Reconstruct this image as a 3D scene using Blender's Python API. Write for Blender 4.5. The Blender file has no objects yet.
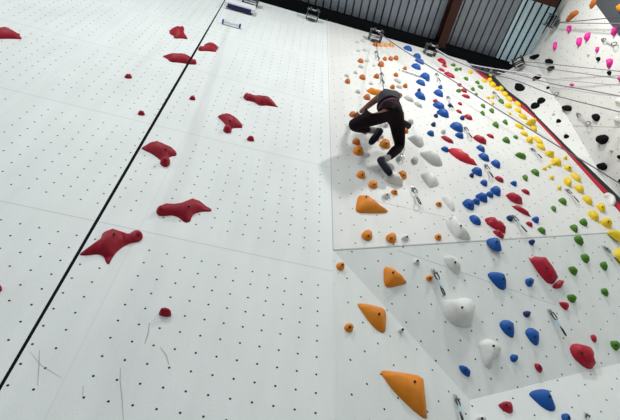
import bpy, bmesh, math, random
import numpy as np
from mathutils import Vector, Matrix
from mathutils.geometry import delaunay_2d_cdt

C = bpy.context.scene.collection
sc = bpy.context.scene
random.seed(7)
EYE = 1.6                                   # the viewer's eye height above the mats
# ---------------------------------------------------------------- camera
RW = np.array([[0.965681800203933, 0.22067521860691083, 0.13697119641619313],
               [-0.2596734235318214, 0.8094932526980847, 0.5265836941527321],
               [0.005326712509096422, -0.54408006922609, 0.8390163910227133]])
F = 462.0
CAM = np.array([0.0, 0.0, EYE])
cd = bpy.data.cameras.new('camera'); cam = bpy.data.objects.new('camera', cd); C.objects.link(cam)
cd.sensor_fit = 'HORIZONTAL'; cd.sensor_width = 36.0; cd.lens = F / 620 * 36.0; cd.clip_start = 0.05
m = Matrix.Identity(4)
for i in range(3):
    m[i][0] = RW[i][0]; m[i][1] = -RW[i][1]; m[i][2] = -RW[i][2]; m[i][3] = CAM[i]
cam.matrix_world = m
sc.camera = cam
# ---------------------------------------------------------------- world, lamps, exposure
w = bpy.data.worlds.new('world'); sc.world = w; w.use_nodes = True
w.node_tree.nodes['Background'].inputs[0].default_value = (0.93, 0.985, 1.0, 1)
w.node_tree.nodes['Background'].inputs[1].default_value = 0.82
def lamp(name, loc, size, power, col, target):
    d = bpy.data.lights.new(name, 'AREA'); d.shape = 'SQUARE'; d.size = size; d.energy = power; d.color = col
    o = bpy.data.objects.new(name, d); C.objects.link(o); o.location = loc
    o.rotation_euler = (Vector(target) - Vector(loc)).to_track_quat('-Z', 'Y').to_euler()
    return o
lamp('ceiling_lamp', (2.9, -1.4, 9.9), 0.42, 125, (1.0, 0.985, 0.95), (2.6, 2.0, 6.3))
lamp('ceiling_lamp', (-2.6, -3.2, 9.3), 1.0, 150, (0.97, 1.0, 0.99), (-0.8, 2.0, 6.0))
sc.view_settings.view_transform = 'Standard'; sc.view_settings.look = 'None'
sc.view_settings.gamma = 1.0; sc.view_settings.use_curve_mapping = False
sc.view_settings.exposure = 0.30

# ---------------------------------------------------------------- geometry of the room's planes
def nrm(v): return v / np.linalg.norm(v)
def ray(px, py): return RW @ np.array([(px - 310) / F, (py - 210) / F, 1.0])
class Face:                                   # a wall plane with its own level x axis and up axis
    def __init__(s, o, n):
        s.o = np.array(o, float); s.n = nrm(np.array(n, float))
        if s.n @ (s.o - CAM) > 0: s.n = -s.n
        s.x = nrm(np.cross([0, 0, 1.0], s.n)); s.y = np.cross(s.n, s.x)
    def at(s, px, py, h=0.0):                 # point of the plane raised by h
        r = ray(px, py); d = s.n @ (s.o + s.n * h - CAM)
        return CAM + r * (d / (s.n @ r))
    def uv(s, p): return np.array([(p - s.o) @ s.x, (p - s.o) @ s.y])
    def pt(s, u, v, h=0.0): return s.o + s.x * u + s.y * v + s.n * h
    def px2uv(s, px, py, h=0.0): return s.uv(s.at(px, py, h))
def proj(p):
    q = RW.T @ (np.array(p) - CAM); return np.array([310 + F * q[0] / q[2], 210 + F * q[1] / q[2]])
def plane3(a, b, c): return Face(a, np.cross(b - a, c - a))
O0 = np.array([-0.9678596, 2.34243312, 1.73058502]) + CAM
WS = Face(O0, (0, -0.99619, -0.08716))
P = WS.at(333, 250); R_ = WS.at(620, 232); Q = WS.at(336, 420)
V = CAM + ray(470, 400) * 3.45
WB = plane3(P, R_, V); WC = plane3(P, Q, V); WB.o = P.copy(); WC.o = P.copy()
Wp = WB.at(620, 363)
T = WC.at(470, 421)
WD = plane3(V, Wp, T); WD.o = V.copy()
RD = nrm(RW @ np.array([-0.118, 0.64, 0.757])); TOP = 7.80       # fall line of the roof, height of the wall
cy = WS.pt(0, TOP)[1]; cz = WS.pt(0, TOP)[2] + 0.42
def ceil_at(px, py, dz=0.0):
    n = np.cross([1.0, 0, 0], RD); r = ray(px, py); q = np.array([0, cy, cz + dz]); return CAM + r * ((n @ (q - CAM)) / (n @ r))
K0, K1, K2 = ceil_at(501, 66.5), ceil_at(530.5, 52), ceil_at(560, 4.5)
KB = CAM + (WS.at(620, 205) - CAM) * 1.045
WF = plane3(KB, K1, K2); WE = plane3(KB, K0, K1)

# ---------------------------------------------------------------- materials
def mat(name, col, rough=0.5, metal=0.0, bump=0.0, bscale=60, var=0.0, spec=0.3, coat=0.0):
    m = bpy.data.materials.new(name); m.use_nodes = True; nt = m.node_tree; b = nt.nodes['Principled BSDF']
    b.inputs['Base Color'].default_value = (*col, 1); b.inputs['Roughness'].default_value = rough
    b.inputs['Metallic'].default_value = metal; b.inputs['Specular IOR Level'].default_value = spec
    b.inputs['Coat Weight'].default_value = coat
    tc = nt.nodes.new('ShaderNodeTexCoord')
    if var:
        n = nt.nodes.new('ShaderNodeTexNoise'); n.inputs['Scale'].default_value = bscale / 6
        mx = nt.nodes.new('ShaderNodeMixRGB'); mx.inputs[1].default_value = (*[c * (1 - var) for c in col], 1)
        mx.inputs[2].default_value = (*[min(1, c * (1 + var)) for c in col], 1)
        nt.links.new(tc.outputs['Object'], n.inputs['Vector']); nt.links.new(n.outputs['Fac'], mx.inputs[0]); nt.links.new(mx.outputs[0], b.inputs['Base Color'])
    if bump:
        n2 = nt.nodes.new('ShaderNodeTexNoise'); n2.inputs['Scale'].default_value = bscale; n2.inputs['Detail'].default_value = 6
        bp = nt.nodes.new('ShaderNodeBump'); bp.inputs['Strength'].default_value = bump; bp.inputs['Distance'].default_value = 0.004
        nt.links.new(tc.outputs['Object'], n2.inputs['Vector']); nt.links.new(n2.outputs['Fac'], bp.inputs['Height']); nt.links.new(bp.outputs[0], b.inputs['Normal'])
    return m
def wall_mat(name, col, r, mode, seams=None):
    """painted plywood panels drilled with bolt holes; UV counts holes, 'metric' UV counts metres"""
    m = bpy.data.materials.new(name); m.use_nodes = True; nt = m.node_tree; L = nt.links; b = nt.nodes['Principled BSDF']
    b.inputs['Roughness'].default_value = 0.55; b.inputs['Specular IOR Level'].default_value = 0.35
    def M(op, a, c=None, d=None):
        n = nt.nodes.new('ShaderNodeMath'); n.operation = op
        for i, v in enumerate((a, c, d)):
            if v is None: continue
            if isinstance(v, (int, float)): n.inputs[i].default_value = v
            else: L.new(v, n.inputs[i])
        return n.outputs[0]
    uvn = nt.nodes.new('ShaderNodeUVMap'); uvn.uv_map = 'holes'; sp = nt.nodes.new('ShaderNodeSeparateXYZ'); L.new(uvn.outputs[0], sp.inputs[0])
    u, v = sp.outputs[0], sp.outputs[1]
    cu, cv = M('FLOOR', M('ADD', u, 0.5)), M('FLOOR', M('ADD', v, 0.5))
    du, dv = M('SUBTRACT', u, cu), M('SUBTRACT', v, cv)
    d = M('SQRT', M('ADD', M('MULTIPLY', du, du), M('MULTIPLY', dv, dv)))
    hole = M('LESS_THAN', d, r)
    rim = M('LESS_THAN', d, r * 1.5)
    if mode == 'grid':
        a1 = M('LESS_THAN', M('FLOORED_MODULO', M('SUBTRACT', cu, 3), 12), 10.5)
        a2 = M('LESS_THAN', M('FLOORED_MODULO', M('SUBTRACT', cv, 10), 12), 9.5)
        # the column of holes beside the middle of the lane is kept
        hole = M('MULTIPLY', hole, M('MULTIPLY', a1, a2)); rim = M('MULTIPLY', rim, M('MULTIPLY', a1, a2))
    tc = nt.nodes.new('ShaderNodeTexCoord')
    n1 = nt.nodes.new('ShaderNodeTexNoise'); n1.inputs['Scale'].default_value = 1.3; n1.inputs['Detail'].default_value = 5; L.new(tc.outputs['Object'], n1.inputs['Vector'])
    mp = nt.nodes.new('ShaderNodeMapping'); mp.inputs['Scale'].default_value = (5, 5, 0.7); L.new(tc.outputs['Object'], mp.inputs['Vector'])
    n2 = nt.nodes.new('ShaderNodeTexNoise'); n2.inputs['Scale'].default_value = 1.6; n2.inputs['Detail'].default_value = 4; L.new(mp.outputs[0], n2.inputs['Vector'])
    dirt = M('ADD', M('MULTIPLY', n1.outputs['Fac'], 0.5), M('MULTIPLY', n2.outputs['Fac'], 0.5))
    ramp = nt.nodes.new('ShaderNodeValToRGB'); ramp.color_ramp.elements[0].position = 0.3; ramp.color_ramp.elements[1].position = 0.62
    ramp.color_ramp.elements[0].color = (*[c * 0.90 for c in col], 1); ramp.color_ramp.elements[1].color = (*col, 1); L.new(dirt, ramp.inputs[0])
    cur = ramp.outputs[0]
    def mix(f, colr, cur):
        x = nt.nodes.new('ShaderNodeMixRGB'); L.new(f, x.inputs[0]); L.new(cur, x.inputs[1]); x.inputs[2].default_value = (*colr, 1); return x.outputs[0]
    if seams:
        pu, ou, pv, ov = seams
        s1 = M('LESS_THAN', M('ABSOLUTE', M('SUBTRACT', M('FLOORED_MODULO', M('SUBTRACT', v, ov - 1), pv), 1)), 0.045)
        cur = mix(M('MULTIPLY', s1, 0.45), (0.42, 0.45, 0.44), cur)
        s2 = M('LESS_THAN', M('ABSOLUTE', M('SUBTRACT', M('FLOORED_MODULO', M('SUBTRACT', u, ou - 1), pu), 1)), 0.03)
        cur = mix(M('MULTIPLY', s2, 0.25), (0.5, 0.53, 0.52), cur)
    cur = mix(hole, (0.012, 0.012, 0.014), cur)
    L.new(cur, b.inputs['Base Color'])
    bp = nt.nodes.new('ShaderNodeBump'); bp.inputs['Strength'].default_value = 0.15; bp.inputs['Distance'].default_value = 0.01
    n3 = nt.nodes.new('ShaderNodeTexNoise'); n3.inputs['Scale'].default_value = 90; n3.inputs['Detail'].default_value = 4; L.new(tc.outputs['Object'], n3.inputs['Vector'])
    L.new(n3.outputs['Fac'], bp.inputs['Height']); L.new(bp.outputs[0], b.inputs['Normal'])
    return m
WHITE = (0.76, 0.79, 0.775)
M_S = wall_mat('speed_wall_panels', WHITE, 0.058, 'grid', (12, 1.95, 12, 8.43))
M_A = wall_mat('lead_wall_panels', (0.705, 0.705, 0.68), 0.044, 'diag')
M_L = wall_mat('lower_facet_panels', (0.76, 0.79, 0.77), 0.045, 'diag')
M_F = wall_mat('side_wall_panels', (0.74, 0.745, 0.71), 0.046, 'diag')
M_G = mat('dark_grey_panel', (0.075, 0.085, 0.095), 0.6, bump=0.1)
HC = {'red': mat('red_resin', (0.33, 0.003, 0.019), 0.55, bump=0.35, bscale=140, var=0.12),
      'scarlet': mat('scarlet_resin', (0.60, 0.014, 0.03), 0.5, bump=0.2, bscale=140),
      'crimson': mat('crimson_resin', (0.42, 0.008, 0.03), 0.5, bump=0.35, bscale=140, var=0.12),
      'orange': mat('orange_resin', (0.72, 0.23, 0.012), 0.55, bump=0.3, bscale=140, var=0.1),
      'rust': mat('burnt_orange_resin', (0.52, 0.14, 0.02), 0.6, bump=0.3, bscale=140, var=0.12),
      'amber': mat('pale_orange_resin', (0.85, 0.38, 0.08), 0.55, bump=0.3, bscale=140, var=0.1),
      'blue': mat('blue_resin', (0.004, 0.085, 0.36), 0.55, bump=0.3, bscale=140, var=0.12),
      'navy': mat('navy_resin', (0.012, 0.03, 0.14), 0.55, bump=0.3, bscale=140),
      'green': mat('green_resin', (0.065, 0.20, 0.010), 0.55, bump=0.3, bscale=140, var=0.15),
      'yellow': mat('yellow_resin', (0.78, 0.55, 0.015), 0.5, bump=0.3, bscale=140, var=0.1),
      'white': mat('white_resin', (0.74, 0.74, 0.71), 0.5, bump=0.35, bscale=90, var=0.05),
      'grey': mat('pale_grey_resin', (0.56, 0.57, 0.54), 0.6, bump=0.35, bscale=90, var=0.08),
      'black': mat('black_resin', (0.006, 0.006, 0.008), 0.8, spec=0.08, bump=0.3, bscale=120),
      'pink': mat('pink_resin', (0.75, 0.03, 0.32), 0.5, bump=0.3, bscale=120)}
STEEL = mat('brushed_steel', (0.55, 0.56, 0.58), 0.35, 0.9)
DSTEEL = mat('dark_steel', (0.08, 0.085, 0.09), 0.5, 0.6)
BOLT = mat('bolt_hole_black', (0.008, 0.008, 0.009), 0.5)
ALU = mat('anodised_black', (0.03, 0.03, 0.035), 0.35, 0.5)
SILV = mat('polished_aluminium', (0.7, 0.71, 0.72), 0.25, 0.9)
SLING = mat('pale_blue_webbing', (0.45, 0.62, 0.72), 0.9)
SLINGW = mat('off_white_webbing', (0.55, 0.55, 0.56), 0.9)

# ---------------------------------------------------------------- object helpers
def tag(o, label, cat, group=None):
    if len(label.split()) > 16: print('LONGLABEL', len(label.split()), label)
    o['label'] = label; o['category'] = cat
    if group: o['group'] = group
    return o
def link(name, bm, m, parent=None, smooth=False, recalc=True):
    if recalc: bmesh.ops.recalc_face_normals(bm, faces=bm.faces)
    me = bpy.data.meshes.new(name); bm.to_mesh(me); bm.free()
    if m is not None: me.materials.append(m)
    if smooth:
        for p in me.polygons: p.use_smooth = True
    o = bpy.data.objects.new(name, me); C.objects.link(o)
    if parent is not None: o.parent = parent
    return o
def empty(name, mw):
    o = bpy.data.objects.new(name, None); o.empty_display_size = 0.05; C.objects.link(o); o.matrix_world = mw; return o
def frame(o, x, y, z):
    m = Matrix.Identity(4)
    for i in range(3): m[i][0], m[i][1], m[i][2], m[i][3] = x[i], y[i], z[i], o[i]
    return m
def box(bm, c, s, rot=None):
    mt = Matrix.Translation(c) @ (rot if rot is not None else Matrix.Identity(4)) @ Matrix.Diagonal((*s, 1))
    r = bmesh.ops.create_cube(bm, size=1, matrix=mt); return r['verts']
def tube(bm, pts, r, n=8, closed=False):
    pts = [Vector(p) for p in pts]; N = len(pts); rings = []
    rr = r if isinstance(r, (list, tuple)) else [r] * N
    up = Vector((0.123, 0.457, 0.88)).normalized()
    for i, p in enumerate(pts):
        a = pts[(i - 1) % N] if (closed or i > 0) else p; b = pts[(i + 1) % N] if (closed or i < N - 1) else p
        t = (b - a).normalized(); s = t.cross(up)
        if s.length < 1e-3: s = t.cross(Vector((1, 0, 0)))
        s.normalize(); u2 = s.cross(t)
        rings.append([bm.verts.new(p + s * (math.cos(2 * math.pi * k / n) * rr[i]) + u2 * (math.sin(2 * math.pi * k / n) * rr[i])) for k in range(n)])
    for i in range(N if closed else N - 1):
        A, B = rings[i], rings[(i + 1) % N]
        for k in range(n): bm.faces.new((A[k], A[(k + 1) % n], B[(k + 1) % n], B[k]))
    if not closed:
        bm.faces.new(rings[0][::-1]); bm.faces.new(rings[-1])
def wall(name, face, uvs, m, aff, thick=0.06, label_kind='structure'):
    bm = bmesh.new(); l = bm.loops.layers.uv.new('holes')
    fr = [bm.verts.new(face.pt(u, v)) for u, v in uvs]; bk = [bm.verts.new(face.pt(u, v, -thick)) for u, v in uvs]
    f = bm.faces.new(fr); n = len(fr); bm.faces.new(bk[::-1])
    for i in range(n): bm.faces.new((fr[i], bk[i], bk[(i + 1) % n], fr[(i + 1) % n]))
    for fc in bm.faces:
        for lp in fc.loops:
            u, v = face.uv(np.array(lp.vert.co)); lp[l].uv = (aff[0][0] * u + aff[0][1] * v + aff[0][2], aff[1][0] * u + aff[1][1] * v + aff[1][2])
    o = link(name, bm, m); o['kind'] = 'structure'; return o

# ---------------------------------------------------------------- walls
AS = [[8, 0, 0], [0, 8, 0]]
A1, A2 = np.array([-8.3072, -0.0627, 23.2829]), np.array([-3.8616, 4.1166, 0.5654]); AA = [list(A2 - A1), list(A2)]
B1, B2 = np.array([-4.3157, -4.313, 7.8977]), np.array([3.9025, -4.0529, -4.4915]); AB = [list(-B1), list(-B2)]
C1, C2 = np.array([-4.1572, -4.091, -1.4504]), np.array([3.829, -3.9574, -5.5087]); AC = [list(-C1), list(-C2)]
SX = WS.uv(P)[0]; FL = -3.33
wall('wall_left', WS, [(-6.0, FL), (SX, FL), (SX, TOP), (-6.0, TOP)], M_S, AS)
edge = [WS.px2uv(*p) for p in ((602, 192), (564.5, 150.5), (534, 118), (500, 90.5), (481, 76))]
b620 = WS.uv(R_)
slope = (b620[1] - WS.uv(P)[1]) / (b620[0] - SX)
xr = 6.1; e0 = edge[0]; e1 = edge[1]
xb = e0[0] + (e0[0] - e1[0]) / (e0[1] - e1[1]) * ((WS.uv(P)[1] + slope * (xr - SX)) - e0[1])
apoly = [tuple(WS.uv(P)), (xb, WS.uv(P)[1] + slope * (xb - SX))] + [tuple(e) for e in edge] + [(edge[-1][0] - 0.12, TOP + 0.02), (SX, TOP + 0.02)]
wall('wall_right', WS, apoly, M_A, AA)
Rx = WS.pt(xb, WS.uv(P)[1] + slope * (xb - SX))
k = (xb - SX) / (b620[0] - SX)
WX = V + (Wp - V) * 1.35
wall('wall_lower', WB, [tuple(WB.uv(q)) for q in (P, V, WX, Rx)], M_L, AB)
def down(p, face, z):                        # follow the face straight down to height z
    s = (z - p[2]) / face.y[2]; return p + face.y * s
Z0 = 0.0
dvec = nrm(T - V); Vb = V + dvec * ((Z0 - V[2]) / dvec[2]); Qb = nrm(Q - P); Pb = P + Qb * ((Z0 - P[2]) / Qb[2])
wall('wall_corner', WC, [tuple(WC.uv(q)) for q in (P, Pb, Vb, V)], M_L, AC)
hD = WD.px2uv(578.7, 395.7)
g = 4.0
AD = [[g, g, -g * (hD[0] + hD[1])], [-g, g, -g * (-hD[0] + hD[1])]]
Wb = WX + dvec * ((Z0 - WX[2]) / dvec[2])
wall('wall_base', WD, [tuple(WD.uv(q)) for q in (V, Vb, Wb, WX)], M_L, AD)
# far side wall, turned towards the viewer
d1 = nrm(K1 - KB); foot = KB - d1 * (KB[2] - 0.02) / d1[2]; up1 = K1 + d1 * 0.3
d2 = nrm(K2 - K1); near = K1 + d2 * 7.5
def seg(face, pts): return [tuple(face.uv(np.array(q))) for q in pts]
def drop(p, face, z): return p + face.y * ((z - p[2]) / face.y[2])
wall('wall_side', WF, seg(WF, [foot, drop(near, WF, 0.02), near + WF.y * .1, K1 + WF.y * .1]), M_F, [[g, g, 0.3], [-g, g, 0.6]])
KL = K0 + (K0 - K1) * 1.2
wall('wall_far', WE, seg(WE, [drop(KL, WE, 0.02), foot, K1 + WE.y * .1, KL + WE.y * .1]), M_F, [[g, g, 0.1], [-g, g, 0.4]])
# hanging dark grey volume at the top right: leans out from the side wall along its lower left edge
ga, gb = WF.at(593, 0.5), WF.at(640, 64); gc = WF.at(600, -60); 
GX = [ga, gb, WF.at(720, 64, 1.2), WF.at(660, -60, 1.2), gc]
bm = bmesh.new()
top = WF.at(680, -10, 0.35)
vs = [bm.verts.new(p) for p in (ga, gb, WF.at(740, 60), WF.at(700, -90), gc)]; tv = bm.verts.new(top)
for i in range(5): bm.faces.new((vs[i], vs[(i + 1) % 5], tv))
bm.faces.new(vs[::-1])
o = link('wall_overhang', bm, M_G); o['kind'] = 'structure'
WG = plane3(ga, gb, top)

# painted edge strips on the outer arris of the main wall, and its return behind
RED = mat('red_edge_paint', (0.46, 0.010, 0.028), 0.8, var=0.08, bscale=20)
GREYE = mat('charcoal_edge_paint', (0.035, 0.035, 0.036), 0.9, spec=0.05)
def strip(name, pts_in, pts_out, m, face, h0=0.0, h1=0.0):
    bm = bmesh.new()
    a = [face.at(*p, h0) for p in pts_in]; b = [face.at(*p, h1) for p in pts_out]
    n = face.n * 0.05
    A = [bm.verts.new(p) for p in a]; B = [bm.verts.new(p) for p in b]; A2 = [bm.verts.new(p - n) for p in a]; B2 = [bm.verts.new(p - n) for p in b]
    for i in range(len(a) - 1):
        for q in ((A[i], A[i + 1], B[i + 1], B[i]), (A2[i], B2[i], B2[i + 1], A2[i + 1]), (B[i], B[i + 1], B2[i + 1], B2[i]), (A[i], A2[i], A2[i + 1], A[i + 1])): bm.faces.new(q)
    bm.faces.new((A[0], B[0], B2[0], A2[0])); bm.faces.new((A[-1], A2[-1], B2[-1], B[-1]))
    o = link(name, bm, m); o['kind'] = 'structure'
e1p = [(468, 66.3), (481, 76), (500, 90.5), (520, 106), (534, 118), (564.5, 150.5), (602, 192), (640, 234)]
e2p = [(470, 66.0), (486, 76.0), (503.2, 91), (523.5, 105.2), (536, 117.7), (568.5, 151.5), (607.5, 191.5), (648, 234)]
e3p = [(472, 65.7), (493, 75.0), (508, 90.6), (527, 104.8), (538.2, 117.4), (572.5, 151.8), (613, 190.8), (658, 235)]
strip('trim_1', e1p, e2p, RED, WS)
strip('trim_2', e2p, e3p, GREYE, WS, 0.0, -0.03)

# ceiling: corrugated steel deck that falls towards the hall, beams, floor
DECK = mat('galvanised_deck', (0.26, 0.295, 0.34), 0.5, 0.3, var=0.25, bscale=18)
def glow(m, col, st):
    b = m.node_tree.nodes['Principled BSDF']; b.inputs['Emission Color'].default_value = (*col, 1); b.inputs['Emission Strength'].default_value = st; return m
DECKL = glow(mat('translucent_deck_sheet', (0.46, 0.58, 0.62), 0.4, 0.0, var=0.3, bscale=9), (0.62, 0.85, 0.92), 0.12)  # daylight glow is put into the sheet as its own emission
def deck(name, x0, x1, m, s0=-6.5, s1=1.4):
    bm = bmesh.new(); per = 0.15; x = x0; prof = []
    while x < x1 - 1e-6:
        for dx, dz in ((0, 0), (0.118, 0), (0.120, 0.09), (0.148, 0.09)):
            if x + dx <= x1: prof.append((x + dx, dz))
        # small stiffening rib in the flat
        x += per
    prof.append((x1, 0))
    ra = []
    for s in (s0, s1):
        base = np.array([0, cy, cz]) + RD * s
        ra.append([(base + np.array([px_, 0, dz])) for px_, dz in prof])
        ra.append([(base + np.array([px_, 0, dz + 0.012])) for px_, dz in prof])
    vv = [[bm.verts.new(p) for p in r] for r in ra]
    for i in range(len(prof) - 1):
        bm.faces.new((vv[0][i], vv[0][i + 1], vv[2][i + 1], vv[2][i])); bm.faces.new((vv[1][i], vv[3][i], vv[3][i + 1], vv[1][i + 1]))
    o = link(name, bm, m); o['kind'] = 'structure'; return o
XS = ceil_at(521, 20)[0]
deck('ceiling', -7.0, XS, DECK)
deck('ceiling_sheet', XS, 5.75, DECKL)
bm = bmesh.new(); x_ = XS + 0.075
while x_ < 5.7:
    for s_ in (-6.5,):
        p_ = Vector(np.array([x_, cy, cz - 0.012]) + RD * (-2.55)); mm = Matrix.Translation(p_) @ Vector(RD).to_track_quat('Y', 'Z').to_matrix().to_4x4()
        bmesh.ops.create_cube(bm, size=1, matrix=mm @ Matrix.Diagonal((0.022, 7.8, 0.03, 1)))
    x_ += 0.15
o = link('ceiling_rib_shade', bm, mat('rib_shade_black', (0.01, 0.011, 0.013), 0.8, spec=0.05)); o['kind'] = 'structure'  # added black strips, standing in for the shadow lines of the ribs
RUST = mat('rust_primer_steel', (0.045, 0.014, 0.009), 0.6, 0.2, var=0.3, bscale=20)
BLK = mat('eave_black', (0.006, 0.007, 0.008), 0.9, spec=0.04)
def ibeam(name, p0, p1, w_, h_, m):
    bm = bmesh.new(); p0 = Vector(p0); p1 = Vector(p1); L = (p1 - p0).length
    zt = (p1 - p0).to_track_quat('X', 'Z').to_matrix().to_4x4()
    mw = Matrix.Translation((p0 + p1) / 2) @ zt
    for c, s in (((0, 0, h_ / 2), (L, w_, 0.018)), ((0, 0, -h_ / 2), (L, w_, 0.018)), ((0, 0, 0), (L, 0.014, h_))): box(bm, c, s)
    bmesh.ops.transform(bm, matrix=mw, verts=bm.verts)
    o = link(name, bm, m); o['kind'] = 'structure'; return o
bp = ceil_at(449, 20, -0.14)
ibeam('ceiling_beam', bp - RD * 5.5, bp + RD * 1.5, 0.17, 0.22, RUST)
bq = ceil_at(543, -5.5, -0.16)
ibeam('ceiling_purlin', bq + np.array([-0.28, 0, 0]), bq + np.array([0.30, 0, 0]), 0.28, 0.18, RUST)
ibeam('ceiling_eave_shade', (-7.0, cy - 0.06, cz - 0.17), (5.05, cy - 0.06, cz - 0.17), 0.20, 0.22, BLK)  # black beam added to make the dark shadow band under the eave
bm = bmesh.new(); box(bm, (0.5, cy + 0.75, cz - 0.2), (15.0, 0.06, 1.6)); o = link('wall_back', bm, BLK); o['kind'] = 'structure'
MATF = mat('grey_landing_mats', (0.13, 0.135, 0.145), 0.8, bump=0.1, var=0.06, bscale=6)
bm = bmesh.new(); box(bm, (1.0, -6.0, -0.05), (24, 19.0, 0.1)); o = link('floor', bm, MATF); o['kind'] = 'structure'

# ---------------------------------------------------------------- climbing holds
ORD = 'first second third fourth fifth sixth seventh eighth ninth tenth eleventh twelfth thirteenth fourteenth fifteenth sixteenth seventeenth eighteenth nineteenth twentieth twenty-first twenty-second twenty-third twenty-fourth twenty-fifth twenty-sixth twenty-seventh twenty-eighth twenty-ninth thirtieth'.split()
HOLDS = []
def pt_in(poly, x, y):
    c = False; n = len(poly)
    for i in range(n):
        x1, y1 = poly[i]; x2, y2 = poly[(i + 1) % n]
        if (y1 > y) != (y2 > y) and x < (x2 - x1) * (y - y1) / (y2 - y1) + x1: c = not c
    return c
def seg_d(poly, x, y):
    P0 = np.array(poly); P1 = np.roll(P0, -1, 0); d = P1 - P0; q = np.array([x, y])
    t = np.clip(((q - P0) * d).sum(1) / np.maximum((d * d).sum(1), 1e-12), 0, 1)
    return np.sqrt((((P0 + d * t[:, None]) - q) ** 2).sum(1).min())
def smooth_poly(poly, it=2, sharp=()):
    p = [np.array(q, float) for q in poly]
    for _ in range(it):
        o = []
        for i in range(len(p)):
            a, b = p[i], p[(i + 1) % len(p)]; o += [a * .78 + b * .22, a * .22 + b * .78]
        p = o
    return p
def resample(poly, n):
    p = np.array(poly); q = np.vstack([p, p[:1]]); s = np.r_[0, np.cumsum(np.linalg.norm(np.diff(q, axis=0), axis=1))]
    t = np.linspace(0, s[-1], n, endpoint=False); return np.c_[np.interp(t, s, q[:, 0]), np.interp(t, s, q[:, 1])]
def hold_mesh(face, outline, hf, prof, K):
    """outline: silhouette seen in the photo; returns uv origin and local verts/faces of a hold bolted to the face"""
    O = np.array(outline); c = O.mean(0); p0 = face.at(*c)
    jn = (proj(p0 + face.n * 0.02) - proj(p0)) / 0.02; jl = np.linalg.norm(jn); jd = jn / jl
    t = O @ jd; ext = t.max() - t.min()
    wu = [face.px2uv(*q) for q in O]; wu = np.array(wu); width = wu[:, 0].max() - wu[:, 0].min(); width = max(width, 0.02)
    a_ = 0.5 * abs(np.dot(wu[:, 0], np.roll(wu[:, 1], 1)) - np.dot(wu[:, 1], np.roll(wu[:, 0], 1))); width = min(width, 1.25 * math.sqrt(a_))
    h = min(hf * width, 0.60 * ext / jl)
    tt = (t - t.min()) / max(ext, 1e-6)
    base = O - jn[None, :] * (h * K) * tt[:, None]
    uv = np.array([face.px2uv(*q) for q in base]); return uv, h
def make_hold(face, outline, color, hf=0.42, n=22, prof='dome', name='climbing_hold', bolt=None, mesh_mat=None, K=0.5, grow=1.05):
    O = resample(outline, n); O = O.mean(0) + (O - O.mean(0)) * grow
    p0 = face.at(*O.mean(0)); jd = nrm(proj(p0 + face.n * 0.02) - proj(p0)); tmax = (O @ jd).max(); tmin = (O @ jd).min()
    def height(v, s, h, mx, ph):
        if prof == 'dome': z = math.sqrt(max(0, 1 - (1 - s) ** 2))
        elif prof == 'wedge': z = min(1, s * 1.6) * 0.8 + 0.2 * s
        elif prof == 'flat': z = min(1, s * 3.0) ** 0.6 * 0.85 + 0.15 * s
        else: z = s ** 0.75
        return h * z * (1 + 0.10 * math.sin(v.x * 14 / mx + ph) * math.cos(v.y * 11 / mx + ph))
    for trial in range(4):
        uv, h = hold_mesh(face, O, hf, prof, K)
        o2 = uv.mean(0); L = uv - o2; poly = [tuple(q) for q in L]
        dims = L.max(0) - L.min(0); st = max(min(dims) / 5.0, max(dims) / 16.0)
        pts = [Vector(q) for q in poly]; nb = len(pts); ph = (int(abs(O.sum()) * 10) % 60) / 10.0
        xs = np.arange(L[:, 0].min(), L[:, 0].max() + st, st); ys = np.arange(L[:, 1].min(), L[:, 1].max() + st, st)
        for i, y in enumerate(ys):
            for x in xs:
                xx = x + (st / 2 if i % 2 else 0)
                if pt_in(poly, xx, y) and seg_d(poly, xx, y) > st * 0.35: pts.append(Vector((xx, y)))
        D = np.array([seg_d(poly, v.x, v.y) for v in pts[nb:]] or [1e-3]); dm = max(D.max(), 1e-6)
        pr = [proj(face.pt(o2[0] + v.x, o2[1] + v.y, height(v, d / dm, h, max(dims), ph))) @ jd for v, d in zip(pts[nb:], D)] or [tmax]
        over = max(pr) - tmax; jl = np.linalg.norm(proj(p0 + face.n * 0.02) - proj(p0)) / 0.02
        if abs(over) < 0.12: break
        K = min(1.15, max(0.1, K + over / max(h * jl, 1e-6) * 0.9))
    vo, _, fo, *_ = delaunay_2d_cdt(pts, [], [list(range(nb))], 1, 1e-6)
    D = np.array([seg_d(poly, v.x, v.y) for v in vo]); dm = max(D.max(), 1e-6)
    bm = bmesh.new(); tops = []
    for v, d in zip(vo, D): tops.append(bm.verts.new((v.x, v.y, 0.004 + (height(v, d / dm, h, max(dims), ph) if d > 1e-6 else 0))))
    tco = [tuple(t_.co) for t_ in tops]
    for f in fo: bm.faces.new([tops[i] for i in f])
    bmesh.ops.recalc_face_normals(bm, faces=bm.faces)
    if sum(f.normal.z for f in bm.faces) < 0: bmesh.ops.reverse_faces(bm, faces=bm.faces)
    be = [e for e in bm.edges if e.is_boundary]
    r = bmesh.ops.extrude_edge_only(bm, edges=be)
    for v in [g_ for g_ in r['geom'] if isinstance(g_, bmesh.types.BMVert)]: v.co.z = -0.0005
    bmesh.ops.recalc_face_normals(bm, faces=bm.faces)
    fr = frame(face.pt(*o2), face.x, face.y, face.n)
    o = link(name, bm, mesh_mat or HC[color], None, smooth=True, recalc=False); o.matrix_world = fr
    if bolt is not None:
        j = int(np.argmin([np.linalg.norm(proj(fr @ Vector(t_)) - np.array(bolt)) for t_ in tco])); zz = tco[j][2]
        bb = bmesh.new(); bmesh.ops.create_cone(bb, cap_ends=True, segments=12, radius1=0.0085, radius2=0.0085, depth=0.012)
        b = link('bolt', bb, BOLT, o); b.matrix_parent_inverse = Matrix.Identity(4); b.location = (vo[j].x, vo[j].y, zz + 0.006)
    return o
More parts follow.
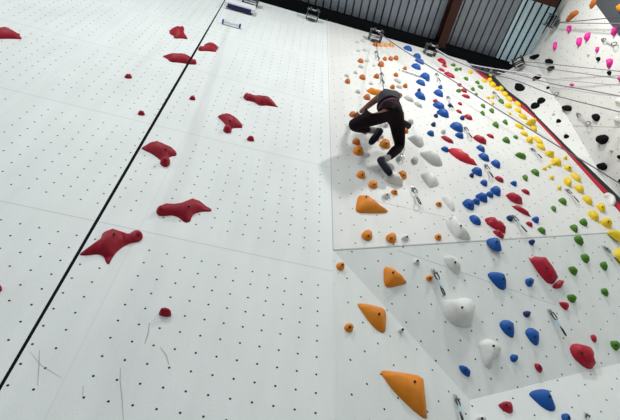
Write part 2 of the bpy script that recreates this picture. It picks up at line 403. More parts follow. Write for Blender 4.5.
def reg(o, face_name, size, color, shape, cx, cy, label=None, cat='climbing hold', group=None):
    HOLDS.append([o, face_name, size, color, shape, cx, cy, label, cat, group])
def shp(kind, cx, cy, L, W, a):
    """outline in the photo: E oval, T teardrop with its point along a, L two-pointed leaf, R lump, D half-round shell"""
    a = math.radians(a); ca, sa = math.cos(a), math.sin(a); pts = []
    rnd = random.Random(int(cx * 31 + cy * 17))
    if kind == 'R': f = [1 + rnd.uniform(-.13, .13) for _ in range(9)]
    for i in range(36):
        t = 2 * math.pi * i / 36; c, s = math.cos(t), math.sin(t)
        if kind == 'E': x, y = c, s
        elif kind == 'T': x = c; y = s * (1 - 0.48 * (c + 0.25)) ; x = c if c < 0.5 else c
        elif kind == 'L': x = c; y = math.copysign(abs(s) ** 1.7, s)
        elif kind == 'D': x = c; y = s * (0.75 if s > 0 else 1.15)
        elif kind == 'R':
            k_ = (i / 4.0); q = f[int(k_) % 9] * (1 - k_ % 1) + f[(int(k_) + 1) % 9] * (k_ % 1); x, y = c * q, s * q
        x *= L / 2; y *= W / 2
        pts.append((cx + x * ca - y * sa, cy + x * sa + y * ca))
    return pts
ZM = lambda pts, ox, oy, s: [(ox + x / s, oy + y / s) for x, y in pts]
SHAPEW = {'E': 'oval', 'T': 'teardrop', 'L': 'two-pointed', 'R': 'lumpy', 'D': 'shell-shaped'}

# large speed-route holds, one by one
SP = [
 ('large dark red horned hold right of the strap, lowest of the big red ones', ZM([(5,290),(110,215),(205,150),(215,95),(260,65),(320,72),(380,95),(460,98),(500,65),(545,62),(580,100),(578,145),(545,172),(460,185),(390,225),(340,270),(300,330),(275,388),(250,365),(235,310),(190,285),(120,292),(50,298)],78,222,8.94),(113.5,235.8)),
 ('large dark red hold with round knob left and long point right, at mid height', ZM([(42,205),(60,165),(105,148),(160,155),(230,150),(300,130),(350,105),(405,78),(470,120),(540,155),(605,195),(590,212),(500,212),(420,235),(395,270),(385,315),(345,332),(305,310),(270,275),(200,250),(110,262),(55,255)],152,190,10),(184.8,205)),
 ('dark red horned hold with its ball hanging down, its left point touching the strap', ZM([(65,185),(160,135),(250,110),(280,75),(340,125),(430,175),(510,200),(550,250),(545,290),(470,300),(440,320),(462,350),(462,390),(440,435),(400,452),(350,432),(325,395),(332,345),(290,318),(200,255),(110,215)],136,134,13.48),(163,147.5)),
 ('dark red three-pronged hold with a ball at its lower left, above a small red foothold', ZM([(65,100),(150,88),(300,85),(310,130),(370,170),(410,215),(412,265),(340,265),(270,270),(262,310),(230,338),(180,330),(152,300),(158,260),(190,228),(140,170)],212,108,13.48),(232,118.4)),
 ('slim dark red hold, rounded left end and sharp right tip, furthest right big one', ZM([(55,130),(70,100),(115,92),(180,120),(260,122),(320,145),(380,138),(430,175),(480,225),(530,275),(450,262),(360,250),(300,268),(250,262),(200,205),(130,185),(75,178)],240,86,13.48),(261.3,96.5)),
 ('dark red horned hold highest on the wall, just left of the strap top', ZM([(110,105),(140,78),(200,75),(225,58),(262,75),(260,125),(285,160),(300,195),(240,185),(160,188),(155,155),(120,140)],158,20,10),None),
 ('dark red hold right of the strap near the top, its ball at the left', ZM([(400,285),(430,260),(460,262),(470,222),(530,225),(610,255),(600,280),(585,300),(580,320),(520,312),(470,310),(410,312)],158,20,10),None),
 ('long dark red hold crossed by the black strap, pointed at its left end', [(161.8,53.7),(168,53),(180,53),(189,57),(194,59),(197,61.5),(196,64.6),(189.5,64.6),(181.5,62.8),(170,62),(167.8,58)],None),
 ('dark red forked hold cut off by the left edge of the photo', [(-14,30),(0,27.5),(8,29.5),(15,31),(20.5,32),(19,34),(23,39.8),(14,38.5),(6,38),(0,38),(-10,38),(-16,35)],None)]
BALLS = [('lowest of the big', 138.4, 235.4, 4.5), ('round knob left', 161.2, 210.6, 4.9), ('ball hanging down', 165.1, 161.6, 5.0), ('ball at its lower left', 227.6, 129, 4.3),
         ('rounded left end', 246.8, 96.3, 3.3), ('its ball at the left', 200.8, 48.6, 2.6), ('crossed by the black', 194.2, 61.9, 2.7), ('highest on the wall', 181.8, 28.6, 2.6)]
for lab, poly, bolt in SP:
    o = make_hold(WS, smooth_poly(poly, 1), 'red', 0.28, 60, 'ridge', 'speed_hold', (bolt[0], bolt[1] + 2.2) if bolt else None, K=0.5, grow=1.0)
    tag(o, lab, 'climbing hold', 'large red speed-route holds')
    for key, cx, cy_, rr in BALLS:
        if key in lab:
            c_ = make_hold(WS, shp('E', cx, cy_, rr * 2, rr * 2, 0), 'red', 0.75, 22, 'dome', 'ball_end', K=0.6, grow=1.0); c_.parent = o; c_.matrix_parent_inverse = o.matrix_world.inverted()
FT = [('tiny dark red foothold right of the strap, under the long red hold', 192.4, 98.5, 6, 4.5),
      ('small dark red foothold furthest left above the strap, in line with the upper panel joint', 128.2, 76.8, 7.5, 4.6),
      ('small dark red foothold just left of the strap, above the hold touching it', 141.3, 113.6, 7, 4.8),
      ('small dark red foothold below right of the three-pronged hold with a ball', 250.6, 139.2, 7.2, 5.4),
      ('small dark red rounded foothold alone on the lowest panel, below the big holds', 165.2, 313.2, 12.2, 9),
      ('red round foothold cut off by the left edge, low down', -2.2, 289, 8, 9)]
for lab, cx, cy, L, W in FT:
    o = make_hold(WS, shp('D', cx, cy, L, W, 8), 'red', 0.6, 20, 'dome', 'foothold', None); tag(o, lab, 'climbing hold', 'small red speed-route footholds')

POLY = [  # face, colour, label, outline, bolt, height factor, profile
 (WS,'orange','large orange triangular hold below the climber, with its point to the lower right',ZM([(205,35),(235,28),(265,40),(330,90),(405,143),(390,152),(260,158),(205,160),(182,145),(190,95)],330,190,7),(365.8,199),.22,'wedge'),
 (WB,'orange','orange five-sided hold on the grey underside facet, pointing right',ZM([(385,100),(435,108),(475,140),(522,190),(510,200),(410,228),(385,205)],320,250,6),(393.7,274),.25,'wedge'),
 (WC,'orange','orange triangular hold on the lower left facet with its point upper left',ZM([(193,103),(215,97),(300,108),(370,130),(390,150),(388,230),(383,290),(365,297),(315,270),(250,190)],330,290,7),(378.8,313),.22,'wedge'),
 (WC,'orange','largest orange triangular hold, at the bottom edge of the photo',ZM([(310,135),(330,128),(470,145),(540,155),(560,195),(572,310),(578,400),(568,410),(500,360),(390,255),(320,160)],330,350,6),(416.7,383),.2,'wedge'),
 (WS,'orange','orange wedge hold just above the climber\'s left shoulder',[(366,89.5),(371,89.3),(378,90.5),(386,92),(381,94.5),(372,95.2)],None,.3,'wedge'),
 (WS,'grey','large pale grey wedge hold right of the climber\'s right leg, upper of two',ZM([(110,190),(160,182),(235,180),(275,215),(285,250),(265,280),(235,298),(190,265)],396,118,10),None,.3,'wedge'),
 (WS,'grey','large pale grey dished hold just left of the big red pointed one',ZM([(120,70),(160,62),(210,75),(250,110),(258,140),(235,157),(195,150),(150,115)],400,140,6),None,.3,'wedge'),
 (WS,'white','white wedge hold below the dished grey hold, two bolt holes in it',ZM([(125,200),(165,190),(220,215),(240,262),(180,290),(150,250)],400,140,6),(431.8,176.3),.32,'wedge'),
 (WS,'white','white rounded hold under the climber\'s lower foot',ZM([(320,235),(345,205),(395,195),(430,230),(440,275),(400,272),(345,252)],330,140,6),None,.4,'dome'),
 (WS,'white','white narrow hold right of a small orange one, above the big white teardrop',ZM([(290,110),(345,112),(375,150),(385,210),(365,220),(320,165)],400,180,7),(448.9,198),.35,'wedge'),
 (WS,'white','big white teardrop hold just above the long fold of the wall',ZM([(278,100),(320,95),(350,115),(370,150),(430,220),(410,232),(350,232),(320,200),(285,150)],400,200,6),(460.8,225.5),.35,'wedge'),
 (WB,'white','white egg-shaped hold just below the long fold of the wall',ZM([(265,45),(285,30),(330,40),(358,75),(372,115),(350,140),(320,135),(285,100)],400,250,6),(454.3,261.8),.4,'dome'),
 (WB,'white','largest white blob hold in the middle of the grey facet',[(442.5,301),(447.5,299.3),(456.7,300),(464,297),(471,299),(474.7,307),(473.5,315),(473,324),(470,326.5),(457,325.5),(450,322),(444,313)],(461,310),.32,'flat'),
 (WB,'white','white knobbly hold with a hanging lobe near the bottom of the grey facet',[(479,344),(483,340),(490,338.5),(495,341),(499,345),(502,351),(498,356),(493,360),(492,366),(490,368.5),(485,366),(482,358),(480,348)],(492.3,346.5),.35,'dome'),
 (WS,'scarlet','big glossy red pointed hold, long diamond, in the middle of the right wall',ZM([(283,45),(330,45),(385,68),(430,105),(475,142),(440,143),(370,130),(320,95)],400,140,6),None,.28,'ridge'),
 (WS,'crimson','large crimson bean-shaped hold just above the fold, with a groove along it',ZM([(78,190),(95,160),(150,165),(220,210),(265,250),(282,300),(272,328),(220,315),(150,280),(85,220)],478,200,10),(498.5,226.5),.3,'dome'),
 (WS,'crimson','smaller crimson hold tucked under the large bean-shaped one at the fold',ZM([(145,310),(180,298),(235,320),(262,365),(250,388),(200,370)],478,200,10),(498.8,233.6),.35,'dome'),
 (WB,'crimson','large crimson heart-shaped hold on the grey facet below the fold',[(528.7,258),(532,259),(536.7,255.3),(542.7,256),(548,260),(552,268),(558,276),(557,280),(552.5,283),(545,280),(537,271)],(545.3,267),.3,'dome'),
 (WB,'crimson','small crimson four-sided hold under the large heart-shaped one',ZM([(92,270),(150,220),(175,225),(178,250),(160,285),(100,288)],540,250,7.5),None,.35,'wedge'),
 (WB,'crimson','crimson rounded triangular hold on the grey facet above the carabiners',ZM([(140,18),(165,15),(205,18),(218,45),(210,73),(185,70),(155,45)],540,300,7.5),None,.35,'dome'),
 (WB,'crimson','large crimson split oval hold at the lower edge of the grey facet',[(570,350),(572,345),(577,343.5),(583,343.5),(590,347),(594.5,355),(596,364),(594,367.5),(588,367.3),(582,364),(574,358)],(582,351.5),.3,'dome'),
 (WD,'crimson','dark crimson rounded hold on the bottom wall, left of the big blue one',ZM([(408,330),(440,310),(480,308),(500,345),(495,375),(465,378),(430,355)],430,350,6),(507,404.5),.35,'dome'),
 (WS,'blue','big blue rounded hold crossing the long fold line of the wall',ZM([(122,310),(145,285),(190,278),(220,300),(238,340),(238,380),(200,382),(160,360)],470,200,7.5),(496.8,243),.35,'wedge'),
 (WB,'blue','large blue rounded triangular hold on the grey facet, left of a small round one',ZM([(130,185),(160,165),(230,165),(260,190),(275,240),(270,285),(245,298),(205,280),(160,230)],470,250,7.5),(502,279),.3,'wedge'),
 (WB,'blue','blue rounded hold low on the grey facet, left one of a pair',ZM([(218,185),(240,155),(290,152),(325,175),(332,230),(325,280),(300,278),(255,245)],470,300,7.5),(510.3,329.2),.3,'wedge'),
 (WB,'blue','blue rounded hold low on the grey facet, right one of a pair',ZM([(412,245),(430,215),(470,210),(515,240),(518,290),(510,335),(485,340),(445,300)],470,300,7.5),(534,336),.3,'wedge'),
 (WB,'blue','blue kite-shaped hold near the lowest corner of the grey facet',ZM([(172,95),(205,92),(245,125),(240,160),(215,155),(185,130)],430,350,6),(466,370),.35,'dome'),
 (WD,'blue','largest blue hold, rounded triangle on the bottom wall',ZM([(203,240),(235,212),(310,198),(340,215),(375,280),(388,325),(380,352),(340,355),(290,325),(235,275)],500,360,7),(547.5,397),.3,'wedge'),
 (WS,'yellow','large yellow hold at the fold by the right edge, upper of two',[(606,233),(609,230.5),(618,231),(624,236),(622,242),(614,237.5)],None,.35,'wedge'),
 (WB,'yellow','large yellow hold below the fold, cut off by the right edge',[(611.5,255),(614,251),(622,247),(630,252),(628,268),(620,264.5)],None,.3,'wedge'),
 (WS,'white','white curved hold wrapping over the red edge strip near the right edge',ZM([(450,65),(500,52),(555,75),(582,130),(565,168),(530,172),(520,130),(500,95),(465,80)],558,188,10),None,.3,'dome'),
 (WF,'rust','long burnt orange wedge hold on the side wall, pointing down left at the two ropes',ZM([(75,212),(92,180),(140,130),(175,95),(210,120),(200,140),(140,180),(95,215)],558,0,10),None,.3,'wedge'),
 (WF,'rust','long burnt orange wedge hold cut by the top edge, beside the dark grey overhang',ZM([(303,80),(320,50),(350,-20),(400,-18),(392,25),(335,85)],558,0,10),None,.3,'wedge'),
 (WG,'orange','orange round hold on the dark grey overhang in the top right corner',[(616,8),(617.5,4.5),(621,3.8),(625,5),(626,9),(622,12),(618,11.6)],None,.35,'dome'),
]
LOBES = [('bean-shaped hold just', ZM([(83,225),(110,205),(160,215),(205,245),(245,295),(240,318),(200,308),(140,275),(95,245)],478,200,10), .62),
 ('heart-shaped hold on', [(529.3,259),(533,262),(541,268),(549,274),(555,279),(552,282),(546,281.5),(538.5,271.5)], .55),
 ('split oval', [(571.5,351),(576,346),(580,347),(586,354),(588.5,361),(587,365.5),(582.5,363),(575.5,357.5)], .6),
 ('big white teardrop', ZM([(285,108),(315,102),(335,125),(345,160),(330,190),(300,165)],400,200,6), .7)]
for fc, col, lab, poly, bolt, hf, prof in POLY:
    o = make_hold(fc, smooth_poly(poly, 1), col, hf, 40, prof, 'climbing_hold', bolt)
    tag(o, lab, 'climbing hold')
    for key, lp, hh in LOBES:
        if key in lab:
            c_ = make_hold(fc, smooth_poly(lp, 1), col, hh, 26, 'dome', 'lobe'); c_.parent = o; c_.matrix_parent_inverse = o.matrix_world.inverted()

# small holds: (kind, x, y, length, width, angle)
SM = {
 ('S','rust'): [('R',375.5,44.5,5.5,4.5,20),('R',385,58.8,4.5,4,30),('R',390.7,58.8,4.8,4.2,30),('R',396,58.2,5,4.5,30),('R',360.5,60.8,6,5,20),('R',380.7,64.3,6.2,6,20),
   ('R',347.7,81,5,5.2,30),('R',362.5,77.2,6.2,5.5,20),('R',376.5,76.2,5.5,4.8,20),('E',396,74.8,5,4,20),('E',405,68.3,4.2,3.4,10),('E',392.6,87,5,4.5,0),('E',405.4,85.8,5,4.6,0),('E',395.6,93.6,5,5,0),
   ('E',353,114.3,7.2,6,15),('E',367.2,97,7,6,20),('E',401.7,114.6,5.5,6.2,50),('E',406,131,5.4,5,0),('R',364.5,131,7,6,0),('R',356.3,141.5,8,6.5,30),('E',376.5,138,6,6,0)],
 ('S','amber'): [('R',381,45,4.4,3.8,20),('R',386,45,4.4,3.8,20),('R',391.7,44.6,5.2,4.8,20)],
 ('S','orange'): [('D',385,144.7,11,9.5,15),('D',358.2,151.5,10.2,10,10),('D',361,175.6,8.8,8,10),('D',373,185.4,9.2,8.4,10),('D',402,176,9.8,9,0),('E',394.5,192.2,7,5,20),('E',439,204.3,6.3,5,20),('E',438.2,237.2,7,6.2,30),('D',366.8,236.2,10.6,11.2,30),('D',391,238.8,10.4,10.8,30)],
 ('C','orange'): [('E',340.7,266.2,8,8.6,30),('D',348.9,328.4,9,9.2,10)],
 ('B','orange'): [('E',429.7,278.3,6,7,80)],
 ('S','grey'): [('R',357.5,42,4.5,2.5,0),('R',363,40.7,5,3,10),('R',358.5,50.6,4,2.5,10),('R',365,49.9,5,3,10),('R',367,60.6,5.5,2.8,10),('R',361.3,66.4,6,3.8,25),('R',355.5,72.4,4.2,3.4,10),('R',347,75.6,4.5,3.2,10),('R',374,65.6,3.2,2,10),
   ('T',397.5,80.6,8,4.2,205),('R',399,86.6,6,4,15),('R',371,83.5,4.2,3,10),('R',358,91.5,5,4,20),('L',409,98.6,10.5,5,30),('L',418.2,104.5,9.5,4.2,35),('R',399.7,107.5,6.2,6,20),('R',411,121.6,6,5.4,30),('R',386,125,5,5.6,60),('R',381.5,136.8,5.2,4,10),('R',443.5,131.5,5,5,30),('R',398.7,158.4,6,6,0),('R',414.9,160.3,6.8,7.5,50)],
 ('S','white'): [('R',386,195.6,8.8,6.5,0),('T',405.8,238,7,8.5,50)],
 ('B','white'): [('E',416.6,261.8,6.4,6.2,0)],
 ('C','white'): [('E',401.4,330.2,5.6,6.6,60)],
 ('D','white'): [('D',481,420,11,9,10)],
 ('S','blue'): [('D',408,48.7,9,5,22),('D',417.3,56.2,7.8,4.6,20),('D',419.7,61.5,10,5,28),('D',416.2,67,10,5.6,22),('D',425.3,76.8,10,6.8,25),('D',420.8,83,10,5.4,25),('R',427.6,80.2,4,2.4,0),
   ('L',420.5,95.7,12,6.6,35),('R',440.3,87,5,3.8,20),('D',438.6,93.6,10.4,6.6,28),('D',439,106.3,12.6,7,24),('D',443.2,113.6,13,8,25),('D',430.7,133.8,7.4,5.6,22),('D',445,149.6,8,5.2,22),('D',456.8,127.6,14,8.6,25),('D',459.6,135.8,9,6,20),
   ('D',480.8,149,9.6,5.4,32),('L',484.3,157.1,12.6,6.6,30),('D',495.8,164.3,10.5,7,38),('D',477.2,172,11.5,7.8,28),('D',484,183.3,7.6,6,30),('D',495.8,191.4,11.6,8.4,40),('D',490,195,8.2,5.8,25),('D',482,198,13,8.6,25),('D',476.2,202,8.6,6.4,20),('D',468.6,205,13,9.6,35),
   ('R',514.2,183.4,7,4.6,15),('L',475.3,220.2,13.5,7.6,38),('R',536,219.7,7.8,6,25)],
 ('S','navy'): [('R',419.1,90.2,3.8,3.4,0),('R',436.2,115.8,4.6,4.2,20),('R',450,105.4,4.2,4,20),('R',433.6,124.6,4.6,4.4,20),('R',462.4,118,4.8,4.4,20),('R',472,175.2,4.6,4.4,0),('R',510,218.2,6.6,5.6,20)],
 ('B','navy'): [('E',532,242.1,5.6,6.4,90),('R',527.2,313.6,6.2,7.4,90)],
 ('B','blue'): [('E',529.8,282,8.6,8.8,20),('E',514.1,358,7.8,8,0)],
 ('D','blue'): [('E',566.2,418.5,12,8,60)],
 ('S','crimson'): [('L',442,61,10,4.4,27),('R',444.6,65.6,5.4,2.8,27),('L',441.6,70,7,2.6,22),('L',449.6,75,12,4.2,26),('R',459.6,84.8,4.6,3.6,20),('D',463.9,90.8,7,4,18),('L',466,96.2,9,3.4,16),('R',435.4,101,5.4,3.8,15),('L',460,103.8,5,2.8,28),('L',459.2,111.6,6.6,3,28),('L',468.5,117.3,9.4,4.6,25),
   ('L',447.4,139.5,14,4.4,28),('E',480.3,139.3,14.5,6.6,26),('L',490.5,136,8.2,3.4,24),('L',499.5,179.3,10,4.6,25),('L',525.8,191.7,9.4,4,25),('L',515,198.3,18.5,8.6,24),('L',521.8,210.5,22,4.4,26),('E',529.6,224.2,7.6,4,28)],
 ('B','crimson'): [('E',593.8,338.4,8.2,5,62),('E',538.6,367.8,10.5,5.8,52)],
 ('S','green'): [('R',453.2,65,5,2.8,10),('R',456.3,69.5,4,3.2,10),('R',460.1,69,4,2.8,10),('R',466.2,78.7,5,3,30),('R',477.5,82.4,5.4,3,25),('R',480.6,87.2,6,3.2,25),('R',472.9,89.2,4.2,3.6,20),('R',458.5,90.7,5,3.6,10),('R',476,94.5,4,3,20),
   ('D',483,106.2,5.4,3.6,40),('D',482.6,113.3,5.6,3.2,60),('D',491.6,111,5.8,4,48),('D',501.2,101.6,6.4,4,38),('T',496.1,125.2,7.6,5.2,52),('T',505.5,122.5,6.2,4,55),('T',506.6,140.4,8.2,5.6,32),('R',515.6,137.2,5.2,3,32),('D',520.8,156,11.5,5,12),('D',525,178,6.6,4.6,60),('D',535.2,172.8,9.2,5.6,35),
   ('D',562.7,201.8,9.2,5.8,32),('D',553.5,209,6.6,4.2,62),('T',584,222.6,9,6.6,42),('D',574,228.6,9.2,6.4,45),('D',541.6,231,9,5.6,38)],
 ('B','green'): [('T',579.4,240.6,11.4,7.6,50),('E',585.5,258.2,10.2,7,48),('T',604.2,266.2,9.4,6.6,60),('E',573.4,270.6,10.6,6.4,38),('T',605.4,292.2,9.2,6.4,45),('E',572.1,298.3,10.4,7,30),('D',615,345.6,11.2,8,45)],
 ('S','yellow'): [('R',470.5,72,4.6,3.4,20),('R',490.6,75,4,2.4,10),('R',484.5,80.6,6,3.2,15),('R',489.6,80,5,4,15),('R',492.6,84.2,7.4,5,20),('R',496.8,88.6,5,3.6,20),('R',500.8,88.8,6,4.6,20),('R',504.8,93.9,7,4.6,25),
   ('D',509,99.3,7.6,4.4,30),('D',517.2,104.2,8,4.4,32),('D',508.4,106,8,5,15),('D',518,110.6,8,4.4,28),('D',523,117,10.4,4.6,22),('E',531.6,122,12.4,5.4,-18),('D',533.6,129,8,4.8,28),('D',519.5,126.6,10.4,4.2,24),('D',524.2,134,8.6,4.4,24),('E',530,139.6,7.6,6.6,20),('D',538,141,12.6,5,38),('D',541,147.5,10.6,5,28),
   ('E',550,153.8,10.4,5.8,8),('E',556.7,161.6,11.6,7,22),('E',568.3,168,8.6,5.4,18),('E',576.2,177.4,12.4,5.6,38),('E',568,181.8,10.4,6.8,62),('D',579.2,189.3,10.8,7.2,34),('D',587.6,200.6,12,7,38),('D',601,208,10.4,8,42),('E',594,215.6,13,7.6,42),('D',606.6,223.2,13,9,15)],
 ('K','yellow'): [('R',488.5,97.6,3.4,3,0),('R',493,97,3.4,3,0),('R',492.8,103.5,3,2.8,0),('R',509.8,113.5,3,2.8,0),('R',565.3,157.3,4,3.8,0),('R',549.4,166,3.8,3.6,0),('R',553.3,163.5,3.6,3.4,0),('R',544.7,168.4,4,3.6,0),('R',551.8,177.6,4.4,3.8,0),('R',559.3,187.7,4.4,4,0)],
 ('F','black'): [('R',519.7,87,11,7.4,10),('E',541,100.5,8.6,6,-18),('E',535,105.6,9.4,6,-15),('E',537,77.6,10,4.4,-24),('R',547.6,88,3,2.5,0),('E',534.3,56.6,10.6,4,-20),('R',549,61.5,8,5.4,0),('R',550.6,68.2,8,4,-15),('E',598.2,59,4.4,4.4,0),('E',609.2,73,4.4,4.4,0),
   ('R',566.9,108,10.4,6.4,5),('D',558.6,121.3,5.2,3.8,0),('R',595.6,117.4,8.6,7,20),('D',566.3,136.6,5.6,4.2,0),('R',602,139.2,12.6,9.4,-10),('R',602,166.6,10.2,7.6,5),('R',619,157,4,4,0),('R',620.5,181,5,5,0)],
 ('F','grey'): [('R',553.6,114.2,3.2,2.6,0),('R',611.5,150.6,4,2.6,0),('R',588.4,54.4,3,3,0)],
 ('F','white'): [('R',617.5,120,8,6.4,0),('E',620,101.5,10,6,10)],
 ('F','pink'): [('E',569,29,7.8,4.8,105),('E',579.2,41.7,9.4,5.4,105),('E',587.2,36.7,9.4,5.6,118),('E',555,46,8.6,3.9,100),('E',597.3,49.6,6.2,3.6,110),('E',614.4,31.3,10.4,5.8,120),('T',609.3,63.4,10,7,100),('E',619.8,78.6,5.5,4.6,100),('D',572,84.9,4.6,2.6,0)],
}
FACES = {'S': WS, 'K': WS, 'B': WB, 'C': WC, 'D': WD, 'F': WF}
WHERE = {'S': 'main right wall', 'K': 'main right wall', 'B': 'grey underside facet', 'C': 'lower left facet', 'D': 'bottom wall', 'F': 'side wall'}
CN = {'rust': 'burnt orange', 'amber': 'pale orange', 'grey': 'pale grey', 'navy': 'dark navy'}
for (fk, col), lst in SM.items():
    groups = {}
    for e in lst: groups.setdefault((e[0], 0 if e[3] < 5 else 1 if e[3] < 8 else 2), []).append(e)
    for kind, es in groups.items():
        es = sorted(es, key=lambda e: e[2])
        for i, (kd, cx, cy, L, W, a) in enumerate(es):
            prof = {'L': 'dome', 'T': 'dome', 'D': 'dome', 'E': 'dome', 'R': 'dome'}[kd]
            big = (L > 8.4 and col not in ('black',) and cy > 130) or (L > 5.5 and cy > 185 and col in ('orange', 'white'))
            hf = 0.9 if fk == 'K' else (0.42 if L > 6 else 0.55)
            fc_ = WE if (fk == 'F' and cx < 530.5 + (cy - 52) * 90 / 153 - 4) else FACES[fk]
            o = make_hold(fc_, shp(kd, cx, cy, L, W, a), 'yellow' if fk == 'K' else col, hf, 24 if L > 6 else 16, prof, 'climbing_hold',
                          (cx + L * .1, cy - W * .1) if big else None)
            sh = 'knob-like' if fk == 'K' else SHAPEW[kd]
            adj = '%s %s %s' % ('tiny' if L < 5 else 'small' if L < 8 else 'medium', CN.get(col, col), sh)
            lab = '%s hold on the %s' % (adj, WHERE[fk])
            if len(es) > 1: lab += ', %s' % ('topmost of such' if i == 0 else 'lowest of such' if i == len(es) - 1 else ORD[i] + ' such from the top')
            tag(o, lab, 'climbing hold', '%s holds on the %s' % (CN.get(col, col), WHERE[fk]))

# ---------------------------------------------------------------- quickdraws
def ring(bm, L, W, r, gate=True):            # a carabiner in the x-y plane, long axis -y, top at y=0
    pts = []
    for i in range(20):
        t = 2 * math.pi * i / 20; x = math.sin(t) * W / 2 * (1 - 0.25 * math.cos(t)); y = -L / 2 + math.cos(t) * L / 2
        pts.append((x, y, 0))
    tube(bm, pts, r, 6, closed=True)
def quickdraw(face, p_top, p_bot, lab, metal=ALU, sl=SLINGW, lift=0.05):
    a = face.at(*p_top, 0.02); b = face.at(*p_bot, lift)
    d = Vector(b - a); L = d.length; y = -np.array(d) / L; z = nrm(face.n - y * (face.n @ y)); x = np.cross(y, z)
    root = empty('quickdraw', frame(a, x, y, z)); tag(root, lab, 'quickdraw', 'quickdraws on the climbing walls')
    bm = bmesh.new(); box(bm, (0, 0.012, -0.01), (0.034, 0.05, 0.005)); box(bm, (0, -0.012, 0), (0.034, 0.005, 0.03)); tube(bm, [(0, 0.018, -0.02), (0, 0.018, 0.004)], 0.010, 6)
    link('hanger', bm, STEEL, root)
    c = min(0.36 * L, 0.12)
    bm = bmesh.new(); ring(bm, c, c * .45, 0.0055); link('carabiner', bm, metal, root, True)
    bm = bmesh.new(); ring(bm, c, c * .5, 0.006); o = link('carabiner', bm, metal, root, True); o.location = (0, -(L - c), 0); o.rotation_euler = (0, 0.5, 0)
    bm = bmesh.new(); box(bm, (0, -L / 2, 0), (0.02, L - 2 * c + 0.03, 0.009)); link('sling', bm, sl, root)
    return root
QD = [
 (WS,(376,51.5),(378.8,58),'dark quickdraw highest on the rope line above the climber'),(WS,(381.6,73),(383.2,82.3),'dark quickdraw on the rope line right above the climber\'s back'),
 (WS,(436.4,73.6),(440,80.6),'small dark quickdraw below the red holds near the wall top'),(WS,(448,96.5),(452.5,107),'dark quickdraw with a navy hold behind it, between blue and red holds'),
 (WS,(465.4,127.5),(471.5,137),'dark quickdraw right of the big blue shell hold, above a red oval'),(WS,(486,165),(492.6,176.5),'quickdraw left of a small red hold among the blue ones'),
 (WS,(413.5,187.5),(420,203.5),'quickdraw on the main wall right of the climber\'s lower foot'),(WS,(402.5,146.5),(402.5,158),'silver carabiners hanging just right of the climber\'s right shin'),
 (WS,(513.5,216),(526.5,231.5),'long quickdraw with pale sling just above the fold'),(WS,(532,148.5),(541.5,157.5),'quickdraw beside the upper row of yellow holds and green holds'),
 (WS,(567.5,189.5),(578.5,201.5),'quickdraw left of the lower yellow holds'),(WS,(493.8,92),(499.8,98),'small grey quickdraw left of the topmost yellow holds'),
 (WB,(435,271.5),(444.5,295),'quickdraw on the grey facet beside the round orange hold'),(WB,(551.5,311.5),(566,335.5),'quickdraw low on the grey facet above the split red oval'),
 (WB,(606,247.5),(620,263),'quickdraw on the grey facet by the right-edge yellow hold'),(WC,(457,398),(462.8,421),'quickdraw at the bottom edge on the lower left facet'),
 (WD,(587.5,415),(590,424),'dark quickdraw hanger on the bottom wall at the photo\'s bottom edge'),
 (WF,(602,39.5),(615.8,44.5),'quickdraw on the side wall among the pink holds'),(WF,(547,87.3),(557.8,94.5),'quickdraw on the side wall above a pair of black holds'),(WF,(577,114),(589.6,124.5),'quickdraw on the side wall left of a black hold, above the seam'),
]
for i, (fc, a, b, lab) in enumerate(QD):
    quickdraw(fc, a, b, lab, SILV if i in (7,) else ALU, SLING if i in (8, 12, 13, 14, 15) else SLINGW)

# ---------------------------------------------------------------- thin joints in the panels
SEAM = mat('panel_joint_grey', (0.45, 0.46, 0.46), 0.8)  # even grey of the panel joints
SEAML = mat('faint_panel_line', (0.68, 0.70, 0.69), 0.8)
SEAMD = mat('dark_joint', (0.10, 0.10, 0.10), 0.8)
def joint(name, face, a, b, wd, m):
    p, q = face.uv(face.at(*a)), face.uv(face.at(*b)); d = nrm(q - p); nn = np.array([-d[1], d[0]]) * wd / 2
    bm = bmesh.new(); vs = [bm.verts.new(face.pt(*c, 0.0015)) for c in (p + nn, q + nn, q - nn, p - nn)]; v2 = [bm.verts.new(face.pt(*c, -0.003)) for c in (p + nn, q + nn, q - nn, p - nn)]
    bm.faces.new(vs); bm.faces.new(v2[::-1])
    for i in range(4): bm.faces.new((vs[i], v2[i], v2[(i + 1) % 4], vs[(i + 1) % 4]))
    o = link(name, bm, m); o['kind'] = 'structure'
joint('trim_3', WS, (333.2, 250), (327, 19.5), 0.006, SEAM)
joint('trim_4', WS, (336, 420), (333.2, 251), 0.012, HC['white'])
joint('trim_5', WS, (333, 250), (620, 232), 0.012, SEAM)
joint('trim_6', WS, (350, 53), (428, 79), 0.004, SEAML)
joint('trim_7', WS, (372, 200), (468, 222), 0.005, SEAML)
joint('trim_8', WB, (398, 250), (556, 305), 0.004, SEAML)
joint('trim_9', WF, (548, 125), (640, 128), 0.010, SEAM)

# scuffs left by shoes on the speed wall, faded lettering on the lead wall
SCUFF = mat('rubber_scuff', (0.40, 0.42, 0.41), 0.8)
bm = bmesh.new()
for pl, wd_ in (([(149.5,323),(148,334),(144.5,344)],.008),([(120.5,368),(120,380),(122,398),(123.5,420)],.0045),([(39.5,350),(39,366),(37.5,386)],.005),([(83.5,386),(82.5,396)],.006),([(160,347),(166,355),(169,365)],.006),([(30,352),(42,366),(62,378)],.003)):
    q = [WS.px2uv(*p) for p in pl]; A = []
    for i, p in enumerate(q):
        d = nrm(q[min(i + 1, len(q) - 1)] - q[max(i - 1, 0)]); nn = np.array([-d[1], d[0]]) * wd_ * (.25 if i in (0, len(q) - 1) else .5)
        A.append((bm.verts.new(WS.pt(*(p + nn), .0012)), bm.verts.new(WS.pt(*(p - nn), .0012))))
    for a, b in zip(A, A[1:]): bm.faces.new((a[0], b[0], b[1], a[1]))
